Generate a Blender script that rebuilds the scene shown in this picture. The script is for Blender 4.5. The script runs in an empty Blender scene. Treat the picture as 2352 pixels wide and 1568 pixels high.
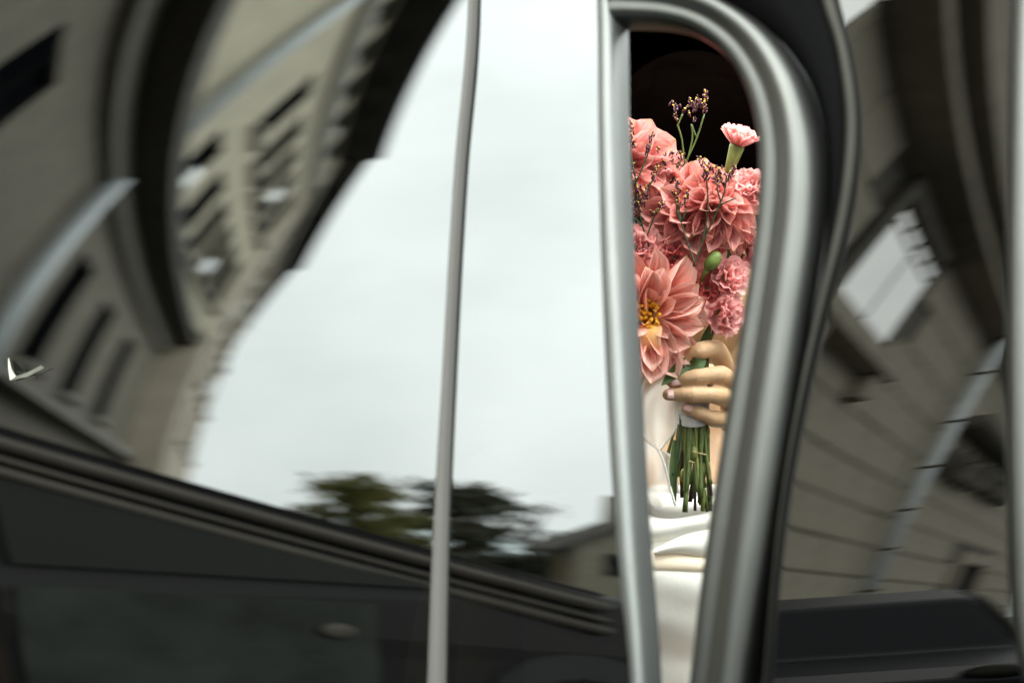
import bpy, bmesh, math, random
from mathutils import Vector, Matrix, noise
random.seed(11)
SC = bpy.context.scene
COL = SC.collection
R_ = math.radians

# ------------------------------------------------------------------ camera, world, sun, exposure
CAMZ = 1.2
F = 85 / 36 * 2352            # focal length in pixels of a 2352 px wide picture
cd = bpy.data.cameras.new('camera'); cam = bpy.data.objects.new('camera', cd); COL.objects.link(cam)
cam.location = (0, 0, CAMZ); cam.rotation_euler = (R_(90), 0, 0)
cd.lens = 85; cd.sensor_width = 36; cd.clip_start = 0.05; cd.clip_end = 6000
cd.dof.use_dof = True; cd.dof.focus_distance = 1.885; cd.dof.aperture_fstop = 4.5
SC.camera = cam

world = bpy.data.worlds.new('World'); SC.world = world; world.use_nodes = True
wn = world.node_tree; wn.nodes.clear()
def wnode(t, **k):
    n = wn.nodes.new(t)
    for a, b in k.items(): setattr(n, a, b)
    return n
SUN_EL, SUN_AZ = 48, -150
sky = wnode('ShaderNodeTexSky', sky_type='NISHITA', sun_disc=False, sun_elevation=R_(SUN_EL), sun_rotation=R_(SUN_AZ))
tc = wnode('ShaderNodeTexCoord')
mp = wnode('ShaderNodeMapping'); mp.inputs['Scale'].default_value = (2.3, 2.3, 1.2); mp.inputs['Rotation'].default_value = (.15, .1, .4)
nz = wnode('ShaderNodeTexNoise'); nz.inputs['Scale'].default_value = 2.6; nz.inputs['Detail'].default_value = 5; nz.inputs['Roughness'].default_value = .5
rp = wnode('ShaderNodeValToRGB')
rp.color_ramp.elements[0].position = .30; rp.color_ramp.elements[0].color = (.71, .765, .755, 1)
rp.color_ramp.elements[1].position = .62; rp.color_ramp.elements[1].color = (.93, .985, .965, 1)
SKYGAIN = 74
gain = wnode('ShaderNodeMixRGB', blend_type='MULTIPLY'); gain.inputs[0].default_value = 1; gain.inputs[2].default_value = (SKYGAIN,) * 3 + (1,)
mx = wnode('ShaderNodeMixRGB'); mx.inputs[0].default_value = .92
bg = wnode('ShaderNodeBackground'); bg.inputs['Strength'].default_value = .15
wo = wnode('ShaderNodeOutputWorld')
L = wn.links.new
L(tc.outputs['Generated'], mp.inputs['Vector']); L(mp.outputs[0], nz.inputs['Vector']); L(nz.outputs['Fac'], rp.inputs[0])
L(rp.outputs[0], gain.inputs[1]); L(sky.outputs[0], mx.inputs[1]); L(gain.outputs[0], mx.inputs[2])
sx_ = wnode('ShaderNodeSeparateXYZ'); L(tc.outputs['Generated'], sx_.inputs[0])
cie = wnode('ShaderNodeMapRange'); cie.inputs['From Min'].default_value = 0; cie.inputs['From Max'].default_value = 1; cie.inputs['To Min'].default_value = .86; cie.inputs['To Max'].default_value = 1.45; L(sx_.outputs['Z'], cie.inputs['Value'])
grd = wnode('ShaderNodeMixRGB', blend_type='MULTIPLY'); grd.inputs[0].default_value = 1; L(mx.outputs[0], grd.inputs[1]); L(cie.outputs[0], grd.inputs[2])
L(grd.outputs[0], bg.inputs['Color']); L(bg.outputs[0], wo.inputs['Surface'])

sd = bpy.data.lights.new('sun', 'SUN'); sd.energy = 1.5; sd.angle = R_(25); sd.color = (1, .96, .9)
sun = bpy.data.objects.new('sun', sd); COL.objects.link(sun)
_s = Vector((math.sin(R_(SUN_AZ)) * math.cos(R_(SUN_EL)), math.cos(R_(SUN_AZ)) * math.cos(R_(SUN_EL)), math.sin(R_(SUN_EL))))
sun.rotation_euler = _s.to_track_quat('Z', 'Y').to_euler()
SC.view_settings.view_transform = 'Standard'; SC.view_settings.look = 'None'
SC.view_settings.exposure = 0; SC.view_settings.gamma = 1; SC.view_settings.use_curve_mapping = False
SC.render.engine = 'CYCLES'
SC.cycles.max_bounces = 10; SC.cycles.transparent_max_bounces = 16
SC.cycles.use_denoising = True
SC.cycles.caustics_reflective = False; SC.cycles.caustics_refractive = False

# ------------------------------------------------------------------ materials
def srgb(r, g, b):
    f = lambda c: (c / 255 / 12.92) if c / 255 <= .04045 else ((c / 255 + .055) / 1.055) ** 2.4
    return (f(r), f(g), f(b), 1)
def mat(name, col, rough=.6, metal=0, noise_amt=0, nscale=8, bump=0, bscale=60, spec=.5, coat=0, trans=0, sheen=0, sss=0):
    m = bpy.data.materials.new(name); m.use_nodes = True
    nt = m.node_tree; p = nt.nodes['Principled BSDF']
    c = tuple(col[:3]) + (1,)
    p.inputs['Base Color'].default_value = c; p.inputs['Roughness'].default_value = rough; p.inputs['Metallic'].default_value = metal
    p.inputs['Specular IOR Level'].default_value = spec; p.inputs['Coat Weight'].default_value = coat
    p.inputs['Coat Roughness'].default_value = .02
    if sheen: p.inputs['Sheen Weight'].default_value = sheen
    if sss:
        p.inputs['Subsurface Weight'].default_value = sss; p.inputs['Subsurface Radius'].default_value = (.012, .005, .003); p.inputs['Subsurface Scale'].default_value = .6
    t = nt.nodes.new('ShaderNodeTexCoord')
    if noise_amt:
        n = nt.nodes.new('ShaderNodeTexNoise'); n.inputs['Scale'].default_value = nscale; n.inputs['Detail'].default_value = 6
        r = nt.nodes.new('ShaderNodeValToRGB'); r.color_ramp.elements[0].position = .3; r.color_ramp.elements[1].position = .7
        r.color_ramp.elements[0].color = tuple(v * (1 - noise_amt) for v in c[:3]) + (1,)
        r.color_ramp.elements[1].color = tuple(min(1, v * (1 + noise_amt)) for v in c[:3]) + (1,)
        nt.links.new(t.outputs['Object'], n.inputs['Vector']); nt.links.new(n.outputs['Fac'], r.inputs[0]); nt.links.new(r.outputs[0], p.inputs['Base Color'])
    if bump:
        n2 = nt.nodes.new('ShaderNodeTexNoise'); n2.inputs['Scale'].default_value = bscale; n2.inputs['Detail'].default_value = 4
        b = nt.nodes.new('ShaderNodeBump'); b.inputs['Strength'].default_value = bump; b.inputs['Distance'].default_value = .01
        nt.links.new(t.outputs['Object'], n2.inputs['Vector']); nt.links.new(n2.outputs['Fac'], b.inputs['Height']); nt.links.new(b.outputs[0], p.inputs['Normal'])
    if trans:
        tr = nt.nodes.new('ShaderNodeBsdfTranslucent'); ms = nt.nodes.new('ShaderNodeMixShader'); ms.inputs[0].default_value = trans
        src = p.inputs['Base Color'].links
        if src: nt.links.new(src[0].from_socket, tr.inputs['Color'])
        else: tr.inputs['Color'].default_value = c
        nt.links.new(p.outputs[0], ms.inputs[1]); nt.links.new(tr.outputs[0], ms.inputs[2]); nt.links.new(ms.outputs[0], nt.nodes['Material Output'].inputs['Surface'])
    return m
def glass(name, fac, tint, gcol=(1, 1, 1)):
    m = bpy.data.materials.new(name); m.use_nodes = True; nt = m.node_tree; nt.nodes.clear()
    o = nt.nodes.new('ShaderNodeOutputMaterial'); a = nt.nodes.new('ShaderNodeBsdfTransparent'); g = nt.nodes.new('ShaderNodeBsdfGlossy'); x = nt.nodes.new('ShaderNodeMixShader')
    a.inputs['Color'].default_value = tuple(tint) + (1,); g.inputs['Color'].default_value = tuple(gcol) + (1,); g.inputs['Roughness'].default_value = 0
    x.inputs[0].default_value = fac
    nt.links.new(a.outputs[0], x.inputs[1]); nt.links.new(g.outputs[0], x.inputs[2]); nt.links.new(x.outputs[0], o.inputs['Surface'])
    return m
def petal_mat(name, base, mid, tip, edge, vein=.25, trans=.3):
    m = bpy.data.materials.new(name); m.use_nodes = True; nt = m.node_tree; p = nt.nodes['Principled BSDF']
    uv = nt.nodes.new('ShaderNodeUVMap'); sp = nt.nodes.new('ShaderNodeSeparateXYZ'); nt.links.new(uv.outputs[0], sp.inputs[0])
    r = nt.nodes.new('ShaderNodeValToRGB'); e = r.color_ramp.elements
    e[0].position = .05; e[0].color = base; e[1].position = 1; e[1].color = tip
    k = e.new(.5); k.color = mid; k = e.new(.93); k.color = edge
    nt.links.new(sp.outputs['Y'], r.inputs[0])
    # paler margins
    ma = nt.nodes.new('ShaderNodeMath'); ma.operation = 'SUBTRACT'; ma.inputs[1].default_value = .5; nt.links.new(sp.outputs['X'], ma.inputs[0])
    ab = nt.nodes.new('ShaderNodeMath'); ab.operation = 'ABSOLUTE'; nt.links.new(ma.outputs[0], ab.inputs[0])
    pw = nt.nodes.new('ShaderNodeMapRange'); pw.inputs['From Min'].default_value = .25; pw.inputs['From Max'].default_value = .5; pw.inputs['To Max'].default_value = .75; nt.links.new(ab.outputs[0], pw.inputs['Value'])
    mm = nt.nodes.new('ShaderNodeMixRGB'); mm.inputs[2].default_value = edge; nt.links.new(pw.outputs[0], mm.inputs[0]); nt.links.new(r.outputs[0], mm.inputs[1])
    # veins along the petal
    cmb = nt.nodes.new('ShaderNodeCombineXYZ'); nt.links.new(sp.outputs['X'], cmb.inputs[0])
    ys = nt.nodes.new('ShaderNodeMath'); ys.operation = 'MULTIPLY'; ys.inputs[1].default_value = .12; nt.links.new(sp.outputs['Y'], ys.inputs[0]); nt.links.new(ys.outputs[0], cmb.inputs[1])
    oi = nt.nodes.new('ShaderNodeObjectInfo'); nt.links.new(oi.outputs['Random'], cmb.inputs[2])
    nn = nt.nodes.new('ShaderNodeTexNoise'); nn.inputs['Scale'].default_value = 16; nn.inputs['Detail'].default_value = 3; nt.links.new(cmb.outputs[0], nn.inputs['Vector'])
    mr = nt.nodes.new('ShaderNodeMapRange'); mr.inputs['From Min'].default_value = .3; mr.inputs['From Max'].default_value = .7; mr.inputs['To Min'].default_value = 1 - vein; mr.inputs['To Max'].default_value = 1.0 + vein * .4; nt.links.new(nn.outputs['Fac'], mr.inputs['Value'])
    hv = nt.nodes.new('ShaderNodeHueSaturation'); nt.links.new(mm.outputs[0], hv.inputs['Color']); 
    rr = nt.nodes.new('ShaderNodeMapRange'); rr.inputs['To Min'].default_value = .86; rr.inputs['To Max'].default_value = 1.1; nt.links.new(oi.outputs['Random'], rr.inputs['Value'])
    mu = nt.nodes.new('ShaderNodeMath'); mu.operation = 'MULTIPLY'; nt.links.new(mr.outputs[0], mu.inputs[0]); nt.links.new(rr.outputs[0], mu.inputs[1]); nt.links.new(mu.outputs[0], hv.inputs['Value'])
    nt.links.new(hv.outputs[0], p.inputs['Base Color']); p.inputs['Roughness'].default_value = .55; p.inputs['Specular IOR Level'].default_value = .3
    bp = nt.nodes.new('ShaderNodeBump'); bp.inputs['Strength'].default_value = .25; bp.inputs['Distance'].default_value = .001; nt.links.new(nn.outputs['Fac'], bp.inputs['Height']); nt.links.new(bp.outputs[0], p.inputs['Normal'])
    tr = nt.nodes.new('ShaderNodeBsdfTranslucent'); ms = nt.nodes.new('ShaderNodeMixShader'); ms.inputs[0].default_value = trans
    nt.links.new(hv.outputs[0], tr.inputs['Color']); nt.links.new(p.outputs[0], ms.inputs[1]); nt.links.new(tr.outputs[0], ms.inputs[2]); nt.links.new(ms.outputs[0], nt.nodes['Material Output'].inputs['Surface'])
    return m

M = dict(
    mirror_glass=glass('reflective_tinted_glass', .094, (.008, .009, .009), (.97, 1, .985)),
    dark_glass=glass('dark_glass', .05, (.01, .012, .012), (1, 1, .98)),
    panel_black=glass('black_lacquer', .056, (0, 0, 0), (1, .985, .95)),
    satin=mat('satin_metal', (.064, .065, .060), .36, 1, .05, 30),
    satin_dim=mat('worn_metal', (.018, .0175, .015), .5, 1, .08, 30),
    alu=mat('aluminium', (.110, .114, .109), .5, .8, .05, 30),
    rubber=mat('rubber_seal', (.0016, .0016, .0016), .8, spec=.015),
    divider=mat('grey_rubber', (.06, .058, .053), .7, spec=.1),
    tan_trim=mat('tan_trim', (.0045, .0038, .0022), .8, 0, .1, 20),
    paint=mat('black_paint', (.002, .0025, .003), .3, 0, spec=.1),
    uph=mat('black_upholstery', (.004, .0036, .004), .9, 0, .2, 30, .3, 200, spec=.05),
    blue=mat('blue_trim', (.012, .014, .19), .4),
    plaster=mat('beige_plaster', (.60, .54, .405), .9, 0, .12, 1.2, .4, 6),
    plaster2=mat('grey_beige_plaster', (.50, .45, .35), .9, 0, .12, 1.0, .4, 6),
    plaster3=mat('pinkish_plaster', (.65, .57, .45), .9, 0, .12, 1.0, .4, 6),
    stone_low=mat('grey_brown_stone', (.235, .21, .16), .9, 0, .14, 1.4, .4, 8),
    course=mat('grey_stone', (.33, .31, .26), .9, 0, .1, 3, .3, 12),
    stone=mat('ashlar_stone', (.31, .28, .215), .9, 0, .16, 2.5, .5, 14),
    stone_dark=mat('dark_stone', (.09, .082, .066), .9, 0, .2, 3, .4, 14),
    wood_eave=mat('dark_eave', (.035, .032, .028), .8, 0, .2, 4),
    zinc=mat('zinc_pipe', (.62, .66, .68), .5, .15, .06, 6),
    iron=mat('rusty_ring', (.07, .045, .02), .7),
    frame_dark=mat('dark_window_frame', (.02, .02, .019), .7, spec=0),
    wpane=mat('window_pane', (.006, .007, .008), .6, 0, spec=0),
    carglass=mat('dark_car_glass', (.012, .0125, .0105), .3, 0, spec=.12),
    bright_pane=glass('old_window_glass', .92, (0, 0, 0)),
    moulding=mat('brown_grey_moulding', (.095, .083, .070), .6, 0, .1, 5, spec=.1),
    shut_dark=mat('dark_shutter', (.022, .024, .023), .8, 0, .2, 10, spec=.1),
    roof=mat('roof_tiles', (.06, .05, .045), .9, 0, .2, 6),
    sky_patch=mat('painted_sky_reflection', (.85, .86, .84), .3, coat=1),
    asphalt=mat('asphalt', (.05, .05, .05), .9, 0, .2, 3, .4, 80),
    paving=mat('cobbles', (.06, .058, .054), .9, 0, .15, 2, .4, 40),
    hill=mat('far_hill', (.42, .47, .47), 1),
    leaf_tree=mat('tree_leaves', (.16, .16, .045), .7, 0, .4, .8, trans=.3),
    leaf_dark=mat('dark_tree_leaves', (.035, .045, .025), .7, 0, .4, .8, trans=.2),
    bark=mat('bark', (.06, .045, .03), .9),
    skin=mat('skin', (.50, .315, .175), .5, 0, .14, 55, .12, 500, spec=.35, sss=.25),
    nail=mat('nail', (.76, .47, .42), .22, 0, .04, 200, spec=.5),
    hair=mat('dark_brown_hair', (.0007, .0004, .0003), 1, 0, .3, 40, spec=0),
    dress=mat('ivory_satin', (.92, .89, .80), .6, 0, .02, 30, .05, 90, sheen=.2),
    sash=mat('cream_satin', (.94, .80, .60), .5, 0, .03, 30),
    stem=mat('stem_green', (.11, .15, .035), .5, 0, .35, 60, trans=.1),
    stem_y=mat('stem_yellow_green', (.24, .26, .06), .5, 0, .3, 60, trans=.1),
    stem_d=mat('stem_dark', (.03, .048, .014), .55, 0, .3, 60),
    stem_r=mat('stem_maroon', (.05, .018, .018), .55, 0, .3, 60),
    calyx=mat('calyx_green', (.22, .27, .075), .5, 0, .3, 120, trans=.15),
    leaf=mat('leaf_green', (.05, .085, .018), .65, 0, .35, 60, trans=.15),
    bud=mat('bud_green', (.15, .21, .04), .5, 0, .3, 120, trans=.15),
    floret=mat('maroon_floret', (.10, .016, .032), .6, 0, .5, 200),
    yellow=mat('yellow_floret', (.75, .50, .03), .6, 0, .15, 200),
    stamen=mat('orange_stamen', (.85, .40, .02), .6, 0, .2, 300),
    wrap=mat('white_cord', (.74, .70, .66), .8, 0, .08, 200, .4, 700),
    twine=mat('straw', (.42, .30, .13), .8),
    car2=mat('dark_car_paint', (.006, .007, .009), .35, 0, spec=.12),
    car3=mat('charcoal_car_paint', (.020, .019, .018), .35, 0, spec=.12),
    door_brown=mat('dark_brown_paint', (.020, .014, .011), .45, 0, .5, 4, spec=.1),
    door_green=mat('grey_green_paint', (.036, .039, .034), .5, 0, .35, 5, .3, 30, spec=.1),
    tyre=mat('tyre', (.015, .015, .015), .8),
    sliver=mat('pale_reflection', (.45, .45, .36), .7),
)
PET = petal_mat('dahlia_petal', srgb(190, 62, 66), srgb(238, 138, 134), srgb(246, 196, 130), srgb(248, 186, 174), .35)
PET_OPEN = petal_mat('open_dahlia_petal', srgb(240, 150, 46), srgb(240, 140, 120), srgb(248, 204, 150), srgb(252, 204, 188), .35)
PET_INNER = petal_mat('inner_petal', srgb(240, 170, 30), srgb(248, 190, 120), srgb(250, 205, 130), srgb(252, 206, 176))
PET_CARN = petal_mat('carnation_petal', srgb(232, 122, 120), srgb(244, 162, 158), srgb(252, 200, 194), srgb(252, 198, 192), .2, .4)
PET_CARND = petal_mat('deep_pink_carnation_petal', srgb(206, 78, 84), srgb(232, 120, 118), srgb(246, 166, 160), srgb(246, 164, 158), .15, .3)

# ------------------------------------------------------------------ object helpers
def link(name, me, m=None, parent=None, smooth=False):
    o = bpy.data.objects.new(name, me); COL.objects.link(o)
    if m is not None:
        for k in (m if isinstance(m, (list, tuple)) else [m]): me.materials.append(k)
    if parent is not None: o.parent = parent
    if smooth:
        for p in me.polygons: p.use_smooth = True
    return o
def pyd(name, v, f, m=None, parent=None, smooth=False):
    me = bpy.data.meshes.new(name); me.from_pydata([tuple(a) for a in v], [], f); me.update()
    return link(name, me, m, parent, smooth)
def empty(name, loc=(0, 0, 0), rot=(0, 0, 0), parent=None):
    o = bpy.data.objects.new(name, None); COL.objects.link(o); o.location = loc; o.rotation_euler = rot; o.empty_display_size = .05
    if parent is not None: o.parent = parent
    return o
def tag(o, label=None, cat=None, group=None, kind=None):
    if label: o['label'] = label
    if cat: o['category'] = cat
    if group: o['group'] = group
    if kind: o['kind'] = kind
    return o
def copy(o, parent, mtx=None):
    c = o.copy(); COL.objects.link(c); c.parent = parent
    if mtx is not None: c.matrix_local = mtx
    for ch in o.children: copy(ch, c)
    return c
class MB:
    def __init__(s): s.v = []; s.f = []
    def add(s, v, f):
        n = len(s.v); s.v += [Vector(a) for a in v]; s.f += [tuple(i + n for i in q) for q in f]; return s
    def box(s, a, b):
        x0, y0, z0 = a; x1, y1, z1 = b
        return s.add([(x0, y0, z0), (x1, y0, z0), (x1, y1, z0), (x0, y1, z0), (x0, y0, z1), (x1, y0, z1), (x1, y1, z1), (x0, y1, z1)],
                     [(0, 3, 2, 1), (4, 5, 6, 7), (0, 1, 5, 4), (1, 2, 6, 5), (2, 3, 7, 6), (3, 0, 4, 7)])
    def tube(s, pts, rad, n=8, cap=True):
        pts = [Vector(p) for p in pts]; r = rad if isinstance(rad, (list, tuple)) else [rad] * len(pts)
        t0 = (pts[1] - pts[0]).normalized(); up = Vector((0, 0, 1)) if abs(t0.z) < .9 else Vector((1, 0, 0))
        u = t0.cross(up).normalized(); rings = []
        for i, p in enumerate(pts):
            t = (pts[min(i + 1, len(pts) - 1)] - pts[max(i - 1, 0)]).normalized()
            u = (u - t * u.dot(t)).normalized(); w = t.cross(u)
            rings.append([p + (u * math.cos(a) + w * math.sin(a)) * r[i] for a in [2 * math.pi * k / n for k in range(n)]])
        v = [q for rr in rings for q in rr]; f = []
        for i in range(len(pts) - 1):
            for k in range(n):
                f.append((i * n + k, i * n + (k + 1) % n, (i + 1) * n + (k + 1) % n, (i + 1) * n + k))
        if cap: f += [tuple(range(n))[::-1], tuple((len(pts) - 1) * n + k for k in range(n))]
        return s.add(v, f)
    def ell(s, c, r, nu=12, nv=8, rot=None):
        c = Vector(c); v = []; f = []
        for j in range(nv + 1):
            th = math.pi * j / nv
            for i in range(nu):
                ph = 2 * math.pi * i / nu
                q = Vector((r[0] * math.sin(th) * math.cos(ph), r[1] * math.sin(th) * math.sin(ph), r[2] * math.cos(th)))
                if rot is not None: q = rot @ q
                v.append(c + q)
        for j in range(nv):
            for i in range(nu): f.append((j * nu + i, (j + 1) * nu + i, (j + 1) * nu + (i + 1) % nu, j * nu + (i + 1) % nu))
        return s.add(v, f)
    def grid(s, rows):
        n = len(rows[0]); v = [p for r in rows for p in r]; f = []
        for j in range(len(rows) - 1):
            for i in range(n - 1): f.append((j * n + i, j * n + i + 1, (j + 1) * n + i + 1, (j + 1) * n + i))
        return s.add(v, f)
    def build(s, name, m=None, parent=None, smooth=False): return pyd(name, s.v, s.f, m, parent, smooth)
def spline(pts, n):
    """Catmull-Rom through pts, n samples per span"""
    P = [Vector(p) for p in pts]; P = [P[0] * 2 - P[1]] + P + [P[-1] * 2 - P[-2]]; out = []
    for i in range(1, len(P) - 2):
        a, b, c, d = P[i - 1:i + 3]
        for k in range(n):
            t = k / n
            out.append(.5 * ((2 * b) + (c - a) * t + (2 * a - 5 * b + 4 * c - d) * t * t + (3 * b - a - 3 * c + d) * t ** 3))
    out.append(P[-2].copy()); return out

# point seen at picture position (px,py) at depth y
def at(px, py, y): return Vector(((px - 1176) / F * y, y, CAMZ + (784 - py) / F * y))

# ------------------------------------------------------------------ the two curved sides of the car body
class Surf:
    def __init__(s, b, a, R, g):
        a = R_(a); g = R_(g)
        s.n = Vector((-math.sin(a), -math.cos(a), 0)); t = Vector((math.cos(a), -math.sin(a), 0)); z = Vector((0, 0, 1))
        s.t = t * math.cos(g) + z * math.sin(g); s.z = s.t.cross(-s.n)
        if s.z.z < 0: s.z = -s.z
        s.b = Vector(b); s.R = R
    def nor(s, zz): return (s.n + s.z * (zz / math.sqrt(s.R ** 2 - zz * zz))).normalized()
    def pt(s, ss, zz, off=0): return s.b + s.t * ss + s.z * zz - s.n * (s.R - math.sqrt(s.R ** 2 - zz * zz)) + s.nor(zz) * off
    def px(s, px, py):
        o = Vector((0, 0, CAMZ)); d = Vector(((px - 1176) / F, 1, (784 - py) / F)).normalized()
        lo, hi = .5, 4
        for _ in range(60):
            m = (lo + hi) / 2; q = o + d * m - s.b; zz = max(-s.R * .99, min(s.R * .99, q.dot(s.z)))
            if q.dot(s.n) + s.R - math.sqrt(s.R ** 2 - zz * zz) > 0: lo = m
            else: hi = m
        q = o + d * lo - s.b
        return q.dot(s.t), q.dot(s.z)
SL = Surf((.1, 1.45, .96728), 33, 1.50008, -.81)
SR = Surf((.24, 1.372, .96918), 24, 1.1945, 10)
def loft(name, surf, inner, outer, prof, m, parent, n=10, base=0.0):
    """moulding between two outlines on the body; prof = [(t across, height off the body)]"""
    A = spline([Vector(surf.px(*p) + (0,)) for p in inner], n); B = spline([Vector(surf.px(*p) + (0,)) for p in outer], n)
    rows = []
    pr = [(prof[0][0], -.012)] + list(prof) + [(prof[-1][0], -.012)]
    for a, b in zip(A, B):
        rows.append([surf.pt(*(a.lerp(b, t)).to_2d(), base + h) for t, h in pr])
    return MB().grid(rows).build(name, m, parent, True)
def round_prof(h, k=9, e=1.0): return [(i / k, h * (1 - abs(2 * i / k - 1) ** 2.4) ** .6 * 1.0) for i in range(k + 1)]

# ------------------------------------------------------------------ ground, street
def ground():
    MB().add([(-900, -900, 0), (900, -900, 0), (900, 900, 0), (-900, 900, 0)], [(0, 1, 2, 3)]).build('ground', M['paving'])['kind'] = 'structure'
    rd = MB().add([(-120, -38, .004), (-120, -31, .004), (6, 7.5, .004), (8, .5, .004)], [(0, 3, 2, 1)]).build('road', M['asphalt']); rd['kind'] = 'structure'
    rows = []
    for j in range(5):
        r = []
        for i in range(41):
            a = R_(-150 + i * 80 / 40); h = 60 * math.exp(-((i - 19.5) / 3) ** 2) + 38 + 16 * noise.noise(Vector((i * .3, 2, 0)))
            d = 1500 + j * 140; k = (0, .45, .8, 1, .6)[j]
            r.append(Vector((math.sin(a) * d, math.cos(a) * d, h * k - 2)))
        rows.append(r)
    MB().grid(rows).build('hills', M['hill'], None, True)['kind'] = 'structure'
ground()

# ------------------------------------------------------------------ houses along the street (seen mirrored in the car glass)
def window_proto(w, h, bright):
    fr = MB()
    fr.box((-w / 2, .015, -h / 2), (-w / 2 + .1, .09, h / 2)).box((w / 2 - .1, .015, -h / 2), (w / 2, .09, h / 2))
    fr.box((-w / 2 + .1, .015, -h / 2), (w / 2 - .1, .09, -h / 2 + .1)).box((-w / 2 + .1, .015, h / 2 - .1), (w / 2 - .1, .09, h / 2))
    fr.box((-.045, .02, -h / 2 + .1), (.045, .085, h / 2 - .1)).box((-w / 2 + .1, .02, h * .18), (-.045, .085, h * .18 + .06)).box((.045, .02, h * .18), (w / 2 - .1, .085, h * .18 + .06))
    f = fr.build('window', M['frame_dark'])
    for sx in (-1, 1):
        MB().box((-(w / 4 - .075), -.006, -h / 2 + .1), (w / 4 - .075, .006, h / 2 - .1)).build('pane', M['wpane'], f).location = (sx * (w / 4 - .025), .05, 0)
    MB().box((-w / 2 - .15, -.14, -h / 2 - .16), (w / 2 + .15, .02, -h / 2 - .003)).build('sill', M['course'], f)
    return f
def house(name, label, p_far, p_near, H, rows, wallm, eave=.75, depth=9, low=0, body_only=False, zbase=0):
    """facade from p_far to p_near; rows = [(z centre, width, height, [u from the far end])]"""
    a, b = Vector(p_far), Vector(p_near); d = b - a; Lh = d.length
    root = empty(name, (a.x, a.y, 0), (0, 0, math.atan2(d.y, d.x))); tag(root, label, 'house')
    m = MB()
    zs = sorted(set([zbase, H] + ([low] if low else []) + [z for r in rows for z in (r[0] - r[2] / 2, r[0] + r[2] / 2)]))
    for z0, z1 in zip(zs, zs[1:]):
        zc = (z0 + z1) / 2; hole = []
        for r in rows:
            if r[0] - r[2] / 2 <= zc <= r[0] + r[2] / 2: hole = [(u - r[1] / 2, u + r[1] / 2) for u in sorted(r[3]) if 1 < u < Lh - 1]
        x = 0
        for h0, h1 in hole + [(Lh, Lh)]:
            m.add([(x, 0, z0), (h0, 0, z0), (h0, 0, z1), (x, 0, z1)], [(0, 1, 2, 3)]); x = h1
            if h1 < Lh:
                m.add([(h0, 0, z0), (h0, .1, z0), (h0, .1, z1), (h0, 0, z1), (h1, 0, z0), (h1, .1, z0), (h1, .1, z1), (h1, 0, z1)],
                      [(0, 1, 2, 3), (7, 6, 5, 4), (0, 4, 5, 1), (3, 2, 6, 7)])
    m.add([(0, 0, zbase), (0, depth, zbase), (0, depth, H), (0, 0, H), (Lh, 0, zbase), (Lh, depth, zbase), (Lh, depth, H), (Lh, 0, H)], [(0, 3, 2, 1), (4, 5, 6, 7), (1, 2, 6, 5)])
    w_ = m.build('wall', wallm, root)
    if low:
        w_.data.materials.append(M['stone_low'])
        for p in w_.data.polygons:
            if p.center.z < low: p.material_index = 1
    MB().box((.02, .34, zbase + .05), (Lh - .02, .4, H - .05)).build('inner_wall', M['frame_dark'], root)
    if not body_only: MB().box((-.1, -eave, H), (Lh + .02, .5, H + .28)).build('eave', M['wood_eave'], root)
    if not body_only: MB().box((-.1, -eave - .14, H + .12), (Lh + .02, -eave - .004, H + .3)).build('gutter', M['satin_dim'], root)
    if not body_only: MB().add([(-.1, -eave, H + .285), (Lh, -eave, H + .285), (Lh, depth / 2, H + 3.2), (-.1, depth / 2, H + 3.2), (-.1, depth, H + .285), (Lh, depth, H + .285)],
             [(0, 1, 2, 3), (3, 2, 5, 4), (0, 3, 4), (1, 5, 2)]).build('roof', M['roof'], root)
    protos = {}
    for zc, w, h, cols in rows:
        for u in cols:
            if not 1 < u < Lh - 1: continue
            k = (w, h); first = k not in protos
            if first:
                protos[k] = o = window_proto(w, h, 0); o.parent = root
            else:
                o = copy(protos[k], root)
            o.location = (u, 0, zc)
            ch = [c for c in o.children if c.name.startswith('pane')]
            for c in ch:
                c.rotation_euler = (random.gauss(0, .03), 0, random.gauss(0, .04))
            if not first and random.random() < .3:                       # white patch painted in for sky mirrored in the pane
                c = ch[random.randrange(2)]; c.data = c.data.copy(); c.data.materials.clear(); c.data.materials.append(M['sky_patch']); c.rotation_euler = (0, 0, R_(random.uniform(-8, 14))); c.location.y -= .06; c.scale = (.8, 1, random.uniform(.25, .5)); c.location.z += random.uniform(-.5, .6)
    return root, Lh
# street line of the eaves worked out from the reflections
dB = Vector((-.9423, -.3348)); nB = Vector((-.3348, .9423)); OFF = 5.31
fp = lambda u, o=OFF: nB * o + dB * u
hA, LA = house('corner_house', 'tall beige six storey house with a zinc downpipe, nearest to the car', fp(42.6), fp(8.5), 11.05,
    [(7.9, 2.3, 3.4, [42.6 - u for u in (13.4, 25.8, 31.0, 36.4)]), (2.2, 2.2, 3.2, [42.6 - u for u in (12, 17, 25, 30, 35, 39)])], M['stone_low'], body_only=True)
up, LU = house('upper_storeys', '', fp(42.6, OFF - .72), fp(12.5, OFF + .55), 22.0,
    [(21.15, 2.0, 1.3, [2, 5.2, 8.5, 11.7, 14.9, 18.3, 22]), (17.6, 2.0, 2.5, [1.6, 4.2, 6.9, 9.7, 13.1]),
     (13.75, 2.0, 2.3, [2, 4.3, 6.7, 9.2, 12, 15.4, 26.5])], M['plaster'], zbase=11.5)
MB().box((0, -.14, 19.75), (LU, -.004, 20.35)).build('string_course', M['course'], up)
MB().tube([(19.7, -.2, 11.4), (19.7, -.2, 21.9)], .15, 12).build('downpipe', M['zinc'], up, True)
bpy.context.view_layer.update()
for c in list(up.children):
    c.parent = hA; c.matrix_parent_inverse = hA.matrix_world.inverted() @ up.matrix_world
bpy.data.objects.remove(up)
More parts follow.
